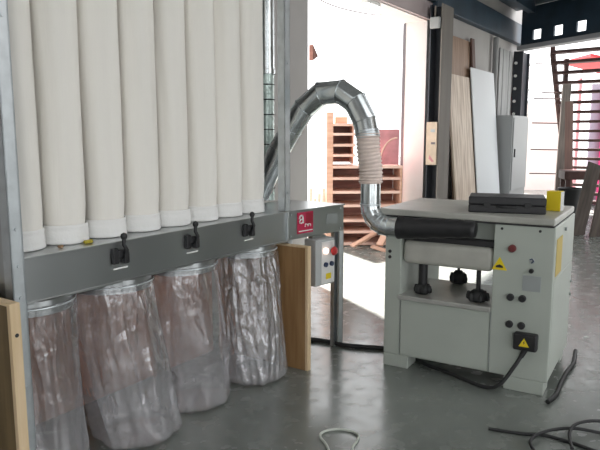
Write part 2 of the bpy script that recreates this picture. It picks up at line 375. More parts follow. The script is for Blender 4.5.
# perforated column at the far corner
pc = empty('perforated_column', tuple(TW @ Vector((4.92, -0.22, 0))), CA, 'dark blue perforated steel column with pale round dots at the far corner', 'column')
MB().box((0, 0, 0), (0.52, 0.10, 3.17)).box((0, -0.04, 0), (0.05, 0.14, 3.17)).box((0.47, -0.04, 0), (0.52, 0.14, 3.17)).build('shaft', M['coldark'], pc)
for k in range(24):
    kk = k // 2; p_ = (0.0, 0.09) if k % 2 else (0.49, -0.042); q_ = (-0.018, 0.09) if k % 2 else (0.49, -0.060)
    MB().cyl((*p_, 0.25 + 0.245 * kk), (*q_, 0.25 + 0.245 * kk), 0.030, seg=8).build('stud', M['white'], pc)  # pale round studs in two rows up the column

# ---- yard beyond: white outer building, stair, red canopy
ow = MB().box((5.6, 17.6, 0), (7.35, 18.0, 2.45)).build('outer_building', M['render_wall'])
tag(ow, 'pale rendered outer wall seen behind the iron stair', 'wall')
st = empty('iron_stair', (5.14, 13.0, 0), 0, 'rusty dark iron stair with open treads beyond the girder', 'stair')
run = Vector((1.05, 1.25, 0)); wd = Vector((0.76, -0.65, 0)) * 1.0; H0 = 3.36; NT = 17
def sp(t, w=0): return Vector((0, 0, H0)) + run * t + Vector((0, 0, -H0 * t)) + wd * w
for side in (0, 1):
    m_ = MB(); p, q = sp(0, side), sp(1, side); q.z = 0.06
    d = wd.normalized() * 0.045
    for a_, b_ in (((p, q),)):
        z = Vector((0, 0, 0.20))
        V = [p - d, p + d, q + d, q - d, p - d - z, p + d - z, q + d - z * 0.3, q - d - z * 0.3]
        m_._add(V, [(0, 1, 2, 3), (7, 6, 5, 4), (0, 4, 5, 1), (3, 2, 6, 7), (0, 3, 7, 4), (1, 5, 6, 2)])
    m_.build('stringer', M['stair'], st)
for k in range(NT):
    c = sp((k + 0.5) / NT); rd = run.normalized() * 0.13
    m_ = MB(); V = []
    for dz in (0, -0.055):
        for a_ in (c - rd, c + rd, c + rd + wd, c - rd + wd): V.append(a_ + Vector((0, 0, dz - 0.02)))
    m_._add(V, [(0, 1, 2, 3), (7, 6, 5, 4), (0, 4, 5, 1), (1, 5, 6, 2), (2, 6, 7, 3), (3, 7, 4, 0)])
    m_.build('tread', M['stair'], st)
rl = empty('wire_railing', (4.86, 13.1, 0), 0, 'thin dark horizontal rails between the perforated column and the iron stair', 'railing')
for z in (0.75, 1.25, 1.80, 2.30, 2.42, 3.0):
    MB().cyl((-0.02 if z != 2.42 else 0.15, 0, z), (0.62, 0, z - 0.01), 0.013, seg=8).build('rail', M['stair'], rl)
MB().box((0.58, -0.04, 0), (0.66, 0.04, 3.1)).build('rail_post', M['stair'], rl)
cn = empty('red_canopy', (6.6, 15.2, 0), 0, 'red canopy on posts behind the iron stair', 'canopy')
MB().prism([(0.15, 3.42), (2.4, 2.95), (2.4, 2.80), (0.15, 3.36)], -1.2, 0.4, Matrix.Rotation(PI / 2, 4, 'X')).build('cover', M['redtarp'], cn)
for x in (0.1, 0.62, 2.3): MB().box((x, 0, 0), (x + 0.07, 0.07, 2.9)).build('canopy_post', M['pinkpanel'], cn)
b_ = MB().box((0, 0, 0), (0.30, 0.04, 2.75)).build('lilac_board', M['lilac']); place(b_, (6.95, 15.05, 0)); tag(b_, 'lilac grey board standing under the red canopy', 'board')
b_ = MB().box((0, 0, 0), (0.30, 0.04, 2.6)).build('magenta_board', M['magenta']); place(b_, (7.16, 14.9, 0)); tag(b_, 'magenta board standing at the edge under the red canopy', 'board')
# timber leaning beside the stair
for i, (x0, x1, h) in enumerate(((5.15, 5.32, 2.55), (5.36, 5.50, 2.2))):
    o = MB().box((0, 0, 0), (0.17, 0.05, h), 0.005).build('timber_post', M['plank' if i == 0 else 'dkbrown'])
    o.location = (x0 - 0.06, 12.35, 0.02); o.rotation_euler = (R(-5), R(3 - 4 * i), 0)
    tag(o, ['tall grey brown timber standing upright in front of the iron stair', 'dark brown timber standing beside the taller grey brown one'][i], 'timber')
tb = empty('work_table', (4.95, 11.6, 0), R(-12), 'dark work table in front of the iron stair', 'table')
MB().box((0, 0, 0.72), (0.85, 0.6, 0.88), 0.01).build('tabletop', M['stair'], tb)
for x, y in ((0.03, 0.03), (0.74, 0.03), (0.03, 0.5), (0.74, 0.5)): MB().box((x, y, 0), (x + 0.08, y + 0.07, 0.72)).build('leg', M['stair'], tb)
bn = MB().lathe([(0.17, 0), (0.19, 0.3), (0.21, 0.60), (0.22, 0.61), (0.19, 0.61), (0.18, 0.1)], seg=20).build('waste_bin', M['black']); place(bn, (4.85, 11.1, 0)); tag(bn, 'black bin seen just above the yellow box', 'bin')
sc2 = MB(frame(5.05, 9.85, 0)).box((0, 0, 0), (0.2, 0.2, 5.98)).build('support_post', M['coldark']); tag(sc2, 'dark post behind the leaning weathered planks', 'post')
for i, (x, y, lean, h, wd_) in enumerate(((4.22, 9.52, 19, 1.22, 0.22), (4.46, 9.40, 17, 1.32, 0.18), (4.60, 9.10, 15, 1.5, 0.20))):
    o = MB().box((0, 0, 0), (wd_, 0.04, h), 0.004).build('weathered_plank', M['plank'])
    o.location = (x, y, 0.01); o.rotation_euler = (R(-12), R(lean), R(8))
    tag(o, ['weathered plank leaning right of the planer, closest to the planer', 'weathered plank leaning right of the planer, middle of the three', 'weathered plank leaning right of the planer, cut by the picture edge'][i], 'plank', 'weathered planks leaning at the right')

# ---- shelving seen through the doorway
rk = empty('wooden_shelving', (0.40, 8.75, 0), R(3), 'tall pinkish wooden shelving seen through the bright doorway', 'shelving')
MB().box((-0.04, -0.15, 0), (0.05, 0.35, 1.86), 0.004).build('side_panel', M['rackwood'], rk)
MB().box((0.99, -0.15, 0), (1.02, 0.35, 1.13), 0.004).build('side_panel', M['rackwood'], rk)
MB().box((0.34, 0.10, 1.14), (0.37, 0.35, 1.70), 0.004).build('side_panel', M['rackwood'], rk)
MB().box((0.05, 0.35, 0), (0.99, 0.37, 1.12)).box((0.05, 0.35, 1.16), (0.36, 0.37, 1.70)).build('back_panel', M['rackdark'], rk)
for i, z in enumerate((0.03, 0.20, 0.36, 0.57, 0.76, 0.95, 1.11, 1.27, 1.41, 1.56, 1.69)):
    MB().box((0.05, -0.17, z - 0.018), (0.99 if z < 1.10 else 1.02 if z < 1.13 else 0.36, 0.35, z + 0.018), 0.002).build('shelf', M['rackshelf'], rk)
bx = MB().box((0, 0, 0), (0.16, 0.16, 0.09), 0.004).build('carton', M['rackwood']); place(bx, (0.50, 8.72, 1.710), R(5)); tag(bx, 'small brown carton on the top of the wooden shelving', 'box')
pk = empty('pink_panel', (1.06, 8.80, 1.131), R(3), 'reddish pink panel with a paler arc standing on the wooden shelving', 'panel')
MB().box((0, 0, 0), (0.34, 0.03, 0.50), 0.003).build('board', M['pinkpanel'], pk)
arc = [(0.31 - 0.24 * math.cos(t), -0.003, 0.02 + 0.36 * math.sin(t)) for t in [i * PI / 2 / 12 for i in range(13)]]
MB().tube(arc, 0.012, 6).build('arc', M['rackshelf'], pk)
random.seed(3)
for i in range(4):
    x = 0.11 + 0.06 * i
    o = MB().box((0, 0, 0), (0.045, 0.03, 0.80 - 0.07 * ((i * 2) % 3)), 0.003).build('timber_strip', M['rackshelf'])
    o.location = (x, 8.72, 0.005); o.rotation_euler = (R(-5), R(2), 0)
    tag(o, ['pale slat standing at the foot of the shelving, farthest out of four', 'pale slat standing at the foot of the shelving, second of four', 'pale slat standing at the foot of the shelving, third of four', 'pale slat standing tight against the shelving'][i], 'slat', 'pale slats beside the shelving')
for i, (x, y, a, l) in enumerate(((0.75, 8.32, 35, 0.42), (0.95, 8.25, -25, 0.36), (1.13, 8.30, 60, 0.40))):
    o = MB().box((0, 0, 0), (l, 0.10, 0.03), 0.003).build('wood_offcut', M['rackwood'])
    o.location = (x, y, 0.03 + 0.01 * i); o.rotation_euler = (0, R(-a * 0.55), R(a))
    tag(o, ['wood offcut tilted on the floor before the shelving, leftmost of three', 'wood offcut tilted on the floor before the shelving, middle of three', 'wood offcut tilted on the floor before the shelving, rightmost of three'][i], 'offcut', 'wood offcuts before the shelving')
cbp = [Vector((-0.05, 7.6, 3.28)), Vector((0.4, 7.9, 3.12)), Vector((1.0, 8.6, 3.14)), Vector((1.5, 9.4, 3.3))]
cbl = MB().tube(smooth_path(cbp), 0.008, 6).build('overhead_cable', M['trimgrey']); tag(cbl, 'thin cable sagging across the top of the bright doorway', 'cable')
br = MB(frame(0.095, 6.67, CA)).prism([(0, 0), (0.10, 0.05), (0, 0.16)], 0, 0.05, Matrix.Translation((0, 0, 2.32)) @ Matrix.Rotation(PI / 2, 4, 'X')).build('wall_bracket', M['rackdark']); tag(br, 'small reddish bracket on the edge of the doorway', 'bracket')

# ------------------------------------------------------------------ dust collector
dc = empty('dust_collector', (-1.131, 2.476, 0), CA, 'galvanised dust collector frame with a long tray beam under tall white filter bags', 'dust collector')
def angle_post(x, y, z0, z1, w=0.056):
    return MB().box((x, y, z0), (x + w, y + 0.006, z1)).box((x, y, z0), (x + 0.006, y + w, z1)).box((x + w - 0.006, y, z0), (x + w, y + 0.02, z1)).box((x + 0.006, y + 0.006, z0), (x + w - 0.006, y + w, z1), 0)
for x, y, z0 in ((-0.065, -0.03, 0), (1.850, -0.004, 1.058), (-0.065, 0.90, 0), (1.850, 0.90, 0)):
    p = angle_post(x, y, z0, 3.25).build('post', M['post'], dc)
    for z in (0.52, 0.90, 1.03, 1.18, 2.0):
        if z > z0: MB().cyl((x + 0.03, y, z), (x + 0.03, y - 0.006, z), 0.008, seg=10).build('stud', M['post'], p)
# tray: long folded box with flange lips and top plate
tr = MB(); tr.box((-0.006, 0.0, 0.862), (1.872, 0.95, 1.050)); tr.box((-0.006, -0.012, 1.046), (1.872, 0.96, 1.056), 0.002); tr.box((-0.006, -0.014, 0.856), (1.872, 0.0, 0.866), 0.002)
tr.build('tray', M['galv'], dc)
MB().box((1.864, -0.016, 0.856), (1.882, 0.0, 1.056), 0.003).build('joint_strip', M['galv'], dc)
# extension box with duct inlet
ex = MB(); ex.prism([(1.874, -0.002), (2.46, -0.090), (2.46, 0.42), (1.874, 0.42)], 0.862, 1.052); ex.prism([(1.874, -0.010), (2.468, -0.098), (2.468, 0.43), (1.874, 0.43)], 1.047, 1.056)
exo = ex.build('extension_box', M['galv'], dc)
def EP(t, off=0.002):  # point on the extension's front face
    a = math.atan2(-0.088, 0.586); return Vector((1.874 + t * math.cos(a) + off * math.sin(a), -0.002 + t * math.sin(a) - off * math.cos(a), 0))
ea = math.atan2(-0.088, 0.586)
def eface(name, t0, t1, z0, z1, m, parent, d0=0.001, d1=0.003):
    X = Matrix.Translation(EP(0, 0)) @ Matrix.Rotation(ea, 4, 'Z')
    return MB(X).box((t0, -d1, z0), (t1, -d0, z1)).build(name, m, parent)
lb = eface('red_label', 0.095, 0.255, 0.892, 1.036, M['labelred'], exo)
eface('dark_corner', 0.180, 0.248, 0.955, 1.028, M['labelred2'], lb, 0.003, 0.004)
X = Matrix.Translation(EP(0, 0)) @ Matrix.Rotation(ea, 4, 'Z')
MB(X).box((0.108, -0.0045, 0.905), (0.25, -0.003, 0.912)).build('white_line', M['white'], lb)
MB(X).tube([(0.113, -0.006, 0.992), (0.117, -0.006, 1.010), (0.131, -0.006, 1.017), (0.146, -0.006, 1.008), (0.149, -0.006, 0.985), (0.149, -0.006, 0.962)], 0.006, 6).tube([(0.148, -0.006, 0.990), (0.126, -0.006, 0.988), (0.114, -0.006, 0.978), (0.117, -0.006, 0.966), (0.132, -0.006, 0.963), (0.148, -0.006, 0.970)], 0.005, 6).tube([(0.170, -0.005, 0.935), (0.176, -0.005, 0.955), (0.195, -0.005, 0.950), (0.198, -0.005, 0.935), (0.205, -0.005, 0.952), (0.222, -0.005, 0.950), (0.228, -0.005, 0.935)], 0.004, 6).build('white_mark', M['white'], lb)
eface('rating_plate', 0.40, 0.52, 0.925, 1.0, M['plategrey'], exo)
for t, z in ((0.03, 0.885), (0.03, 1.03), (0.55, 0.885), (0.55, 1.03)):
    q = EP(t); MB().cyl((q.x, q.y, z), (q.x, q.y - 0.006, z), 0.007, seg=8).build('rivet', M['post'], exo)
lg = MB().box((2.405, -0.090, 0), (2.465, -0.075, 0.862)).box((2.448, -0.090, 0), (2.465, -0.03, 0.862)).box((2.385, -0.06, 0), (2.44, -0.03, 0.862)); lg.box((2.40, -0.09, 0), (2.47, -0.02, 0.012)); lg.build('leg', M['post'], dc)
lg = MB().box((2.40, 0.36, 0), (2.46, 0.42, 0.862)).build('leg', M['post'], dc)
# side sheet, rear sheet and top housing
MB().box((-0.060, 0.032, 0.862), (-0.048, 0.90, 3.2)).build('side_sheet', M['galv'], dc)
MB().box((0.05, 0.60, 1.056), (1.85, 0.62, 3.0)).build('rear_sheet', M['galv'], dc)  # added behind the bags to keep the gaps between them dark
MB().box((-0.02, -0.02, 3.0), (1.92, 0.96, 3.42), 0.01).build('top_housing', M['galv'], dc)
# toggle clamps on the tray front
for t in (0.487, 0.970, 1.456):
    c = empty('toggle_clamp', (t, 0, 0.99)); c.parent = dc; c.scale = (1.15, 1, 1.15)
    MB().box((-0.038, -0.020, -0.035), (-0.010, -0.001, 0.03), 0.004).box((-0.012, -0.022, -0.012), (0.036, -0.001, 0.020), 0.004).box((0.012, -0.03, -0.038), (0.040, -0.001, 0.012), 0.006).build('clamp_body', M['black'], c)
    MB().tube([(0.016, -0.026, -0.02), (0.020, -0.036, 0.02), (0.006, -0.034, 0.045), (0.010, -0.032, 0.072)], 0.009, 8).build('lever', M['black'], c)
    s_ = MB().lathe([(0.001, -0.015), (0.012, -0.010), (0.015, 0), (0.012, 0.010), (0.001, 0.015)], (0.010, -0.032, 0.078), 12).build('ball_grip', M['rubber'], c)
    MB().box((-0.035, -0.016, -0.058), (0.038, -0.008, -0.051), 0.002).build('hook_plate', M['cuff'], c)
BAYS = [0.110, 0.575, 1.055, 1.640]; BN = 0.165
for t in BAYS:
    MB().lathe([(0.196, 0.80), (0.196, 0.862)], (t, BN, 0), 40, cap=False).build('bag_collar', M['galv'], dc)

# ---- filter bags
def filter_bag(seed, rz):
    seg, rows = 48, 44; z0, z1 = 0.0, 1.90; V = []; F = []
    for j in range(rows + 1):
        z = z0 + (z1 - z0) * j / rows
        base = (0.1015 if seed in (2, 3) else 0.1045 if seed in (1, 4) else 0.107) + 0.004 * math.sin(1.9 * z + seed * 2) - 0.005 * math.exp(-((z - 0.09) / 0.05) ** 2) if z > 0.06 else 0.102
        for i in range(seg):
            a = 2 * PI * i / seg; wob = 0.0
            for k, amp in ((3, 0.0035), (5, 0.0025), (9, 0.0016)):
                wob += amp * math.sin(k * a + seed * 1.7 * k + 0.9 * z * (1 + 0.2 * k) + noise.noise(Vector((k, z * 1.3, seed))) * 1.5)
            fold = 0.006 * math.exp(-((math.sin((a - 1.3 * seed) / 2)) / 0.10) ** 2) * min(1, max(0, z - 0.1))
            r = base + wob * min(1, z / 0.2) - fold
            V.append((r * math.cos(a), r * math.sin(a), z))
    for j in range(rows):
        for i in range(seg):
            k = (i + 1) % seg; F.append((j * seg + i, j * seg + k, (j + 1) * seg + k, (j + 1) * seg + i))
    m_ = MB(); m_._add(V, F, True); m_._add(V[:seg], [tuple(range(seg))[::-1]]); m_._add(V[-seg:], [tuple(range(seg))])
    return m_.build('filter_bag', M['cloth'])
ords = ['first', 'second', 'third', 'fourth', 'fifth', 'sixth', 'seventh', 'last']
for k, t in enumerate((0.106, 0.335, 0.562, 0.790, 1.018, 1.248, 1.474, 1.700)):
    b_ = filter_bag(k + 1, 0); cf = MB()
    prof = [(0.103, 0.0), (0.110, 0.002), (0.111, 0.012), (0.108, 0.018), (0.110, 0.030), (0.109, 0.060), (0.106, 0.068), (0.109, 0.076), (0.107, 0.086), (0.103, 0.088)]
    cf.lathe(prof, (0, 0, 0), 48, cap=False).build('cuff', M['cuff'], b_)
    b_.location = TC @ Vector((t, 0.190, 1.0575)); b_.rotation_euler = (0, 0, CA)
    extra = ['tall white cloth filter bag beside the wide corner post, first of the row', 'second tall white filter bag in the row, with coloured scraps at its foot'] + [
        '%s tall white filter bag in the row counted from the corner post' % w_ for w_ in ords[2:7]] + ['last tall white filter bag in the row, beside the thin post and wire guard']
    tag(b_, extra[k], 'filter bag', 'white filter bags standing on the tray')
s1 = MB().box((0, 0, 0), (0.022, 0.016, 0.012), 0.003).build('debris_scrap', M['debris2']); place(s1, TC @ Vector((0.215, 0.050, 1.057)), CA + 0.3); tag(s1, 'small brown scrap on the tray left of the olive one', 'scrap')
s1 = MB().box((0, 0, 0), (0.045, 0.02, 0.016), 0.005).build('debris_scrap', M['debris']); place(s1, TC @ Vector((0.345, 0.045, 1.057)), CA + 0.1); tag(s1, 'small olive yellow scrap on the tray at the foot of the second filter bag', 'scrap')

# ---- clear collection bags hanging under the tray
def waste_bag(seed, rtop, rmid, lean, crumple, zb=0.004):
    seg, rows = 200, 100; V = []; F = []; rnd = random.Random(seed * 31)
    folds = [(-PI / 2 + rnd.uniform(-1.3, 1.3), rnd.uniform(-0.5, 0.6), rnd.uniform(0.05, 0.12), rnd.choice((-1, 1)) * rnd.uniform(0.012, 0.022)) for _ in range(5 if crumple > 0.5 else 2)]
    for j in range(rows + 1):
        h = j / rows; z = zb + (0.842 - zb) * h
        if h < 0.05: r0 = rmid * (0.80 + 0.20 * math.sqrt(max(0, 1 - (1 - h / 0.05) ** 2)))
        else: r0 = rmid + (rtop - rmid) * max(0, (h - 0.45) / 0.55) ** 1.4
        if h > 0.955: r0 = rtop
        free = min(1, (1 - h) / 0.10)
        for i in range(seg):
            a = 2 * PI * i / seg
            wr = noise.noise(Vector((math.cos(a) * 2.2 + seed * 9, math.sin(a) * 2.2, z * 1.6))) * 0.024
            wr += abs(noise.noise(Vector((math.cos(a) * 5 + seed * 5, math.sin(a) * 5, z * 3.2 + a)))) * -0.020 * crumple
            wr += abs(noise.noise(Vector((math.cos(a + z) * 9 + seed, math.sin(a + z) * 9, z * 7)))) * -0.003 * crumple
            for fa, fs, fw, fA in folds:
                da = (a - fa - fs * (1 - h) + PI) % (2 * PI) - PI
                wr += fA * math.exp(-(da / (fw * (0.45 + 1.1 * (1 - h)))) ** 2) * min(1, (1 - h) * 3) * min(1, h * 4)
            gather = 0.004 * math.sin(a * 26 + seed) * (1 - free) + 0.010 * math.sin(a * 9 + 2 * seed) * math.exp(-((h - 0.86) / 0.12) ** 2)
            r = r0 + wr * free + gather * 0.8
            V.append((r * math.cos(a) + lean[0] * (1 - h) ** 1.2, r * math.sin(a) * (1 - 0.08 * (1 - h)) + lean[1] * (1 - h) ** 1.2, z))
    for j in range(rows):
        for i in range(seg):
            k = (i + 1) % seg; F.append((j * seg + i, j * seg + k, (j + 1) * seg + k, (j + 1) * seg + i))
    m_ = MB(); m_._add(V, F, True); m_._add(V[:seg], [tuple(range(seg))[::-1]])
    return m_
specs = [(1, 0.200, 0.195, (0.03, -0.02), 0.6, 'crumpled clear plastic collection bag next to the corner post'),
         (2, 0.200, 0.230, (0.080, -0.07), 0.55, 'clear plastic collection bag with a long slanting fold, second from the corner post'),
         (3, 0.200, 0.222, (0.058, -0.03), 0.15, 'smooth full clear plastic collection bag, third from the corner post'),
         (4, 0.200, 0.222, (-0.03, -0.10), 1.1, 'crinkled shiny clear plastic collection bag beside the brown plywood board')]
for (sd, rt, rm, ln, cr_, lab), t in zip(specs, BAYS):
    o = waste_bag(sd, rt + 0.004, rm, ln, cr_).build('waste_bag', M['film_smooth' if sd == 3 else 'film']); place(o, TC @ Vector((t, BN, 0)), CA)
    tag(o, lab, 'plastic bag', 'clear collection bags under the tray')
    MB().lathe([(0.2055, 0.828), (0.2095, 0.832), (0.2055, 0.836)], (0, 0, 0), 40, cap=False).build('strap', M['post'], o)

# ---- boards beside and behind the collection bags
def panel_board(t0, t1, n0, n1, z1, mface, label):
    root = empty('end_board', tuple(TC @ Vector((t0, n0, 0))), CA, label, 'board')
    MB().box((0.003, 0.022, 0.0), (t1 - t0 - 0.003, n1 - n0, z1 - 0.012)).build('panel', mface, root)
    e = MB().box((0, 0, 0), (t1 - t0, 0.022, z1), 0.003).box((0, 0.022, z1 - 0.012), (t1 - t0, n1 - n0, z1), 0.003).build('batten', M['plyedge'], root)
    return root, e
rt1, e1 = panel_board(1.862, 1.902, -0.172, 0.60, 0.838, M['ply'], 'brown plywood board with pale front edge at the far end of the collection bags')
rt2, e2 = panel_board(-0.168, -0.125, -0.172, 0.80, 0.925, M['oliveply'], 'dark board with pale drilled front edge beside the corner post')
MB().cyl((0.022, -0.001, 0.80), (0.022, 0.004, 0.80), 0.008, seg=12).build('drilled_hole', M['dark'], e2)
bb = MB().box((0, 0, 0), (1.80, 0.03, 0.83)).build('backing_board', M['redwood']); place(bb, TC @ Vector((0.02, 0.62, 0.002)), CA); tag(bb, 'reddish brown board standing behind the clear collection bags', 'board')

# ---- control box under the extension
cx = empty('control_box', tuple(TC @ Vector((2.075, -0.030, 0.50))), CA + ea, 'grey control box with red button and lit lamp hanging under the tray extension', 'control box')
MB().box((0, -0.075, 0.02), (0.20, 0.03, 0.345), 0.006).build('housing', M['ctrl'], cx)
MB().box((0.055, -0.082, 0.03), (0.195, -0.0755, 0.325), 0.003).build('face_plate', M['white'], cx)
MB().box((0.03, -0.02, 0.345), (0.17, 0.02, 0.361)).build('bracket', M['galv'], cx)
MB().cyl((0.09, -0.083, 0.262), (0.09, -0.100, 0.262), 0.021, seg=16).build('lamp', M['lamp'], cx)
rb = MB().cyl((0.160, -0.083, 0.255), (0.160, -0.100, 0.255), 0.014, seg=16).build('button_stem', M['black'], cx)
MB().lathe([(0.028, 0.0), (0.032, 0.006), (0.029, 0.014), (0.016, 0.020), (0.001, 0.021)], X=Matrix.Translation((0.160, -0.100, 0.255)) @ Matrix.Rotation(PI / 2, 4, 'X'), seg=20).build('stop_button', M['red'], rb)
for x in (0.092, 0.155): MB().cyl((x, -0.083, 0.165), (x, -0.096, 0.165), 0.017, seg=14).build('push_button', M['blue'], cx)
MB().box((0.10, -0.0845, 0.06), (0.155, -0.0825, 0.10)).build('warning_label', M['yellow'], cx)

# ---- vertical duct with clear hose and wire guard between the last bag and the thin post
vd = empty('vertical_duct', tuple(TC @ Vector((2.284, 0.47, 1.058))), CA, 'vertical duct with clear ribbed hose behind the thin post', 'duct')
MB().lathe([(0.062, 0.95), (0.062, 2.3)], seg=24).lathe([(0.066, 0.93), (0.068, 0.95), (0.066, 0.97)], seg=24, cap=False).build('pipe', M['duct'], vd)
MB().lathe([(0.058 + 0.002 * math.sin(z * 1.9), 0.01 + z * 0.0118) for z in range(0, 80)], seg=24).build('clear_hose', M['hose2'], vd)
for k in range(9):
    z = 0.10 + k * 0.108
    MB().lathe([(0.060, z - 0.004), (0.066, z), (0.060, z + 0.004)], seg=24, cap=False).build('hose_ring', M['dark'], vd)

# ------------------------------------------------------------------ duct from the collector to the planer
du = empty('extraction_duct', (0.45, 4.1, 0), 0, 'galvanised arched extraction duct with ribbed flexible hose ending at the planer hood', 'duct')
D0 = Vector((0.45, 4.1, 0))
def rel(l): return [Vector(p) - D0 for p in l]
archpts = rel([(-0.30, 4.50, 1.12), (-0.145, 4.42, 1.445), (-0.060, 4.39, 1.590), (0.030, 4.35, 1.735), (0.145, 4.29, 1.828), (0.272, 4.22, 1.835), (0.365, 4.16, 1.765), (0.425, 4.125, 1.640), (0.440, 4.11, 1.56)])
MB().mitred(archpts, 0.078).build('gored_arch', M['duct'], du)
MB().cyl(Vector((0.440, 4.11, 1.585)) - D0, Vector((0.446, 4.108, 1.535)) - D0, 0.078, seg=28).build('clamp', M['post'], du)
hp = smooth_path(rel([(0.446, 4.108, 1.56), (0.450, 4.105, 1.45), (0.466, 4.10, 1.33), (0.468, 4.10, 1.235)]), 40)
MB().tube(hp, 0.075, 28, rf=lambda t: 0.0765 + 0.0045 * math.sin(t * 2 * PI * 15)).build('flexible_hose', M['hose'], du)
MB().cyl(Vector((0.468, 4.10, 1.275)) - D0, Vector((0.468, 4.10, 1.09)) - D0, 0.066, seg=28).cyl(Vector((0.468, 4.10, 1.275)) - D0, Vector((0.468, 4.10, 1.262)) - D0, 0.071, seg=28).build('coupling', M['duct'], du)
MB().cyl(Vector((0.468, 4.10, 1.10)) - D0, Vector((0.468, 4.10, 1.088)) - D0, 0.070, seg=28).build('clamp', M['post'], du)
dirx = Vector((math.cos(PA), math.sin(PA), 0)); el = []
c0 = Vector((0.468, 4.10, 1.09)); rad = 0.135
cen = c0 + dirx * rad
for k in range(6):
    a = PI / 2 * k / 5; el.append(cen - dirx * rad * math.cos(a) + Vector((0, 0, -rad * math.sin(a))))
el.append(el[-1] + dirx * 0.10)
MB().mitred(rel(el), 0.066).build('lower_elbow', M['duct'], du)
e_end = el[-1]
hs = rel([e_end - dirx * 0.03, e_end + dirx * 0.05, e_end + dirx * 0.18 + Vector((0, 0, 0.010)), e_end + dirx * 0.32 + Vector((0, 0, 0.018)), e_end + dirx * 0.44 + Vector((0, 0, 0.022)), e_end + dirx * 0.475 + Vector((0, 0, 0.022))])
MB().tube(smooth_path(hs, 8), 0.06, 24, rf=lambda t: (0.076 - 0.028 * t + 0.002 * math.sin(t * 40)) if t < 0.95 else 0.038 - (t - 0.95) * 0.35).build('black_hose', M['tape'], du)

# ------------------------------------------------------------------ planer
pl = empty('thickness_planer', (0.568, 4.06, 0), PA, 'pale green grey thickness planer with open feed bed and control column', 'planer')
W_, D_ = 1.052, 0.80
MB().box((0.0, 0, 0.085), (0.112, D_, 1.022), 0.006).build('side_column', M['paint'], pl)
MB().box((0.706, 0, 0.085), (W_, D_, 1.022), 0.006).build('control_column', M['paint'], pl)
lowb = MB().box((0.114, 0.004, 0.085), (0.704, 0.545, 0.478), 0.006).build('lower_body', M['paint'], pl)
MB().box((0.120, -0.003, 0.10), (0.698, 0.004, 0.470), 0.003).build('front_panel', M['paint'], pl)
MB().box((0.100, -0.022, 0.474), (0.706, 0.56, 0.505), 0.006).build('table_bed', M['bed'], pl)
hd = MB().box((0.113, 0.10, 0.90), (0.705, D_ - 0.02, 1.022), 0.004).build('cutterhead_housing', M['paint'], pl)
MB().box((0.114, 0.035, 0.862), (0.704, D_ - 0.03, 0.905), 0.01).build('chip_slot', M['dark'], pl)
MB().box((0.117, 0.012, 0.715), (0.700, D_ - 0.03, 0.868), 0.034, seg=5).build('roller_guard', M['paint_guard'], pl)
MB().box((-0.050, -0.012, 1.030), (W_ - 0.004, D_ - 0.02, 1.072), 0.010, seg=3).build('top_plate', M['paint_top'], pl)
MB().box((-0.040, -0.006, 1.020), (W_ - 0.010, D_ - 0.03, 1.031)).build('gasket', M['dark'], pl)
for x0, x1 in ((0.0, 0.175), (0.80, W_ - 0.02)): MB().box((x0, 0.0, 0), (x1, 0.16, 0.085), 0.004).build('foot', M['paint'], pl)
for x0, x1 in ((0.0, 0.175), (0.80, W_ - 0.02)): MB().box((x0, D_ - 0.16, 0), (x1, D_, 0.085), 0.004).build('foot', M['paint'], pl)
# lifting columns and handwheels on the bed
def handwheel(u, v, r, zt, rodr, h=0.075):
    k = MB(); k.lathe([(0.02, 0), (r * 0.80, 0.004), (r, h * 0.35), (r * 0.92, h * 0.7), (r * 0.5, h), (0.02, h)], (u, v, 0.506), 24)
    for i in range(6):
        a = i * PI / 3; k.lathe([(0.004, 0.008), (0.016, 0.016), (0.018, h * 0.45), (0.010, h * 0.8), (0.002, h * 0.85)], (u + r * 0.95 * math.cos(a), v + r * 0.95 * math.sin(a), 0.504), 10)
    o = k.build('handwheel', M['rubber'], pl)
    MB().cyl((u, v, 0.506 + h * 0.8), (u, v, zt), rodr, seg=14).build('rod', M['black'], o)
handwheel(0.235, 0.09, 0.048, 0.72, 0.030)
handwheel(0.355, 0.49, 0.050, 0.72, 0.010, 0.095)
handwheel(0.600, 0.09, 0.062, 0.72, 0.015)
# control column details
def face_disc(name, u, z, r, m, d=0.012, parent=pl):
    return MB().lathe([(r, 0), (r, d * 0.7), (r * 0.8, d)], X=Matrix.Translation((u, 0.0, z)) @ Matrix.Rotation(PI / 2, 4, 'X'), seg=18).build(name, m, parent)
face_disc('screw', 0.750, 0.995, 0.008, M['dark'], 0.004); face_disc('screw', 0.967, 0.995, 0.008, M['dark'], 0.004)
sb = face_disc('stop_button', 0.816, 0.881, 0.023, M['darkred'], 0.028)
face_disc('sign_disc', 0.930, 0.815, 0.016, M['plategrey'], 0.003)
MB().tube([(0.918, -0.004, 0.822), (0.930, -0.004, 0.829), (0.940, -0.004, 0.815), (0.928, -0.004, 0.803)], 0.004, 6).build('sign_arrow', M['blue'], pl)
face_disc('selector', 0.930, 0.756, 0.014, M['black'], 0.02)
MB().box((0.883, -0.004, 0.632), (0.988, -0.0005, 0.727), 0.002).build('rating_plate', M['plategrey'], pl)
for u, z in ((0.819, 0.583), (0.888, 0.583), (0.820, 0.416), (0.890, 0.416)):
    k = face_disc('dial', u, z, 0.022, M['black'], 0.022)
for u, z in ((0.006, 0.788), (0.006, 0.750)): face_disc('push_button', u + 0.028, z, 0.011, M['black'], 0.008)
XF = Matrix.Rotation(PI / 2, 4, 'X')
wl = MB().prism([(0.700, 0.742), (0.790, 0.742), (0.745, 0.822)], 0.0005, 0.003, XF).build('warning_triangle', M['yellow'], pl)
MB().prism([(0.722, 0.756), (0.768, 0.756), (0.764, 0.768), (0.745, 0.776), (0.726, 0.768)], 0.003, 0.004, XF).build('pictogram', M['dark'], wl)
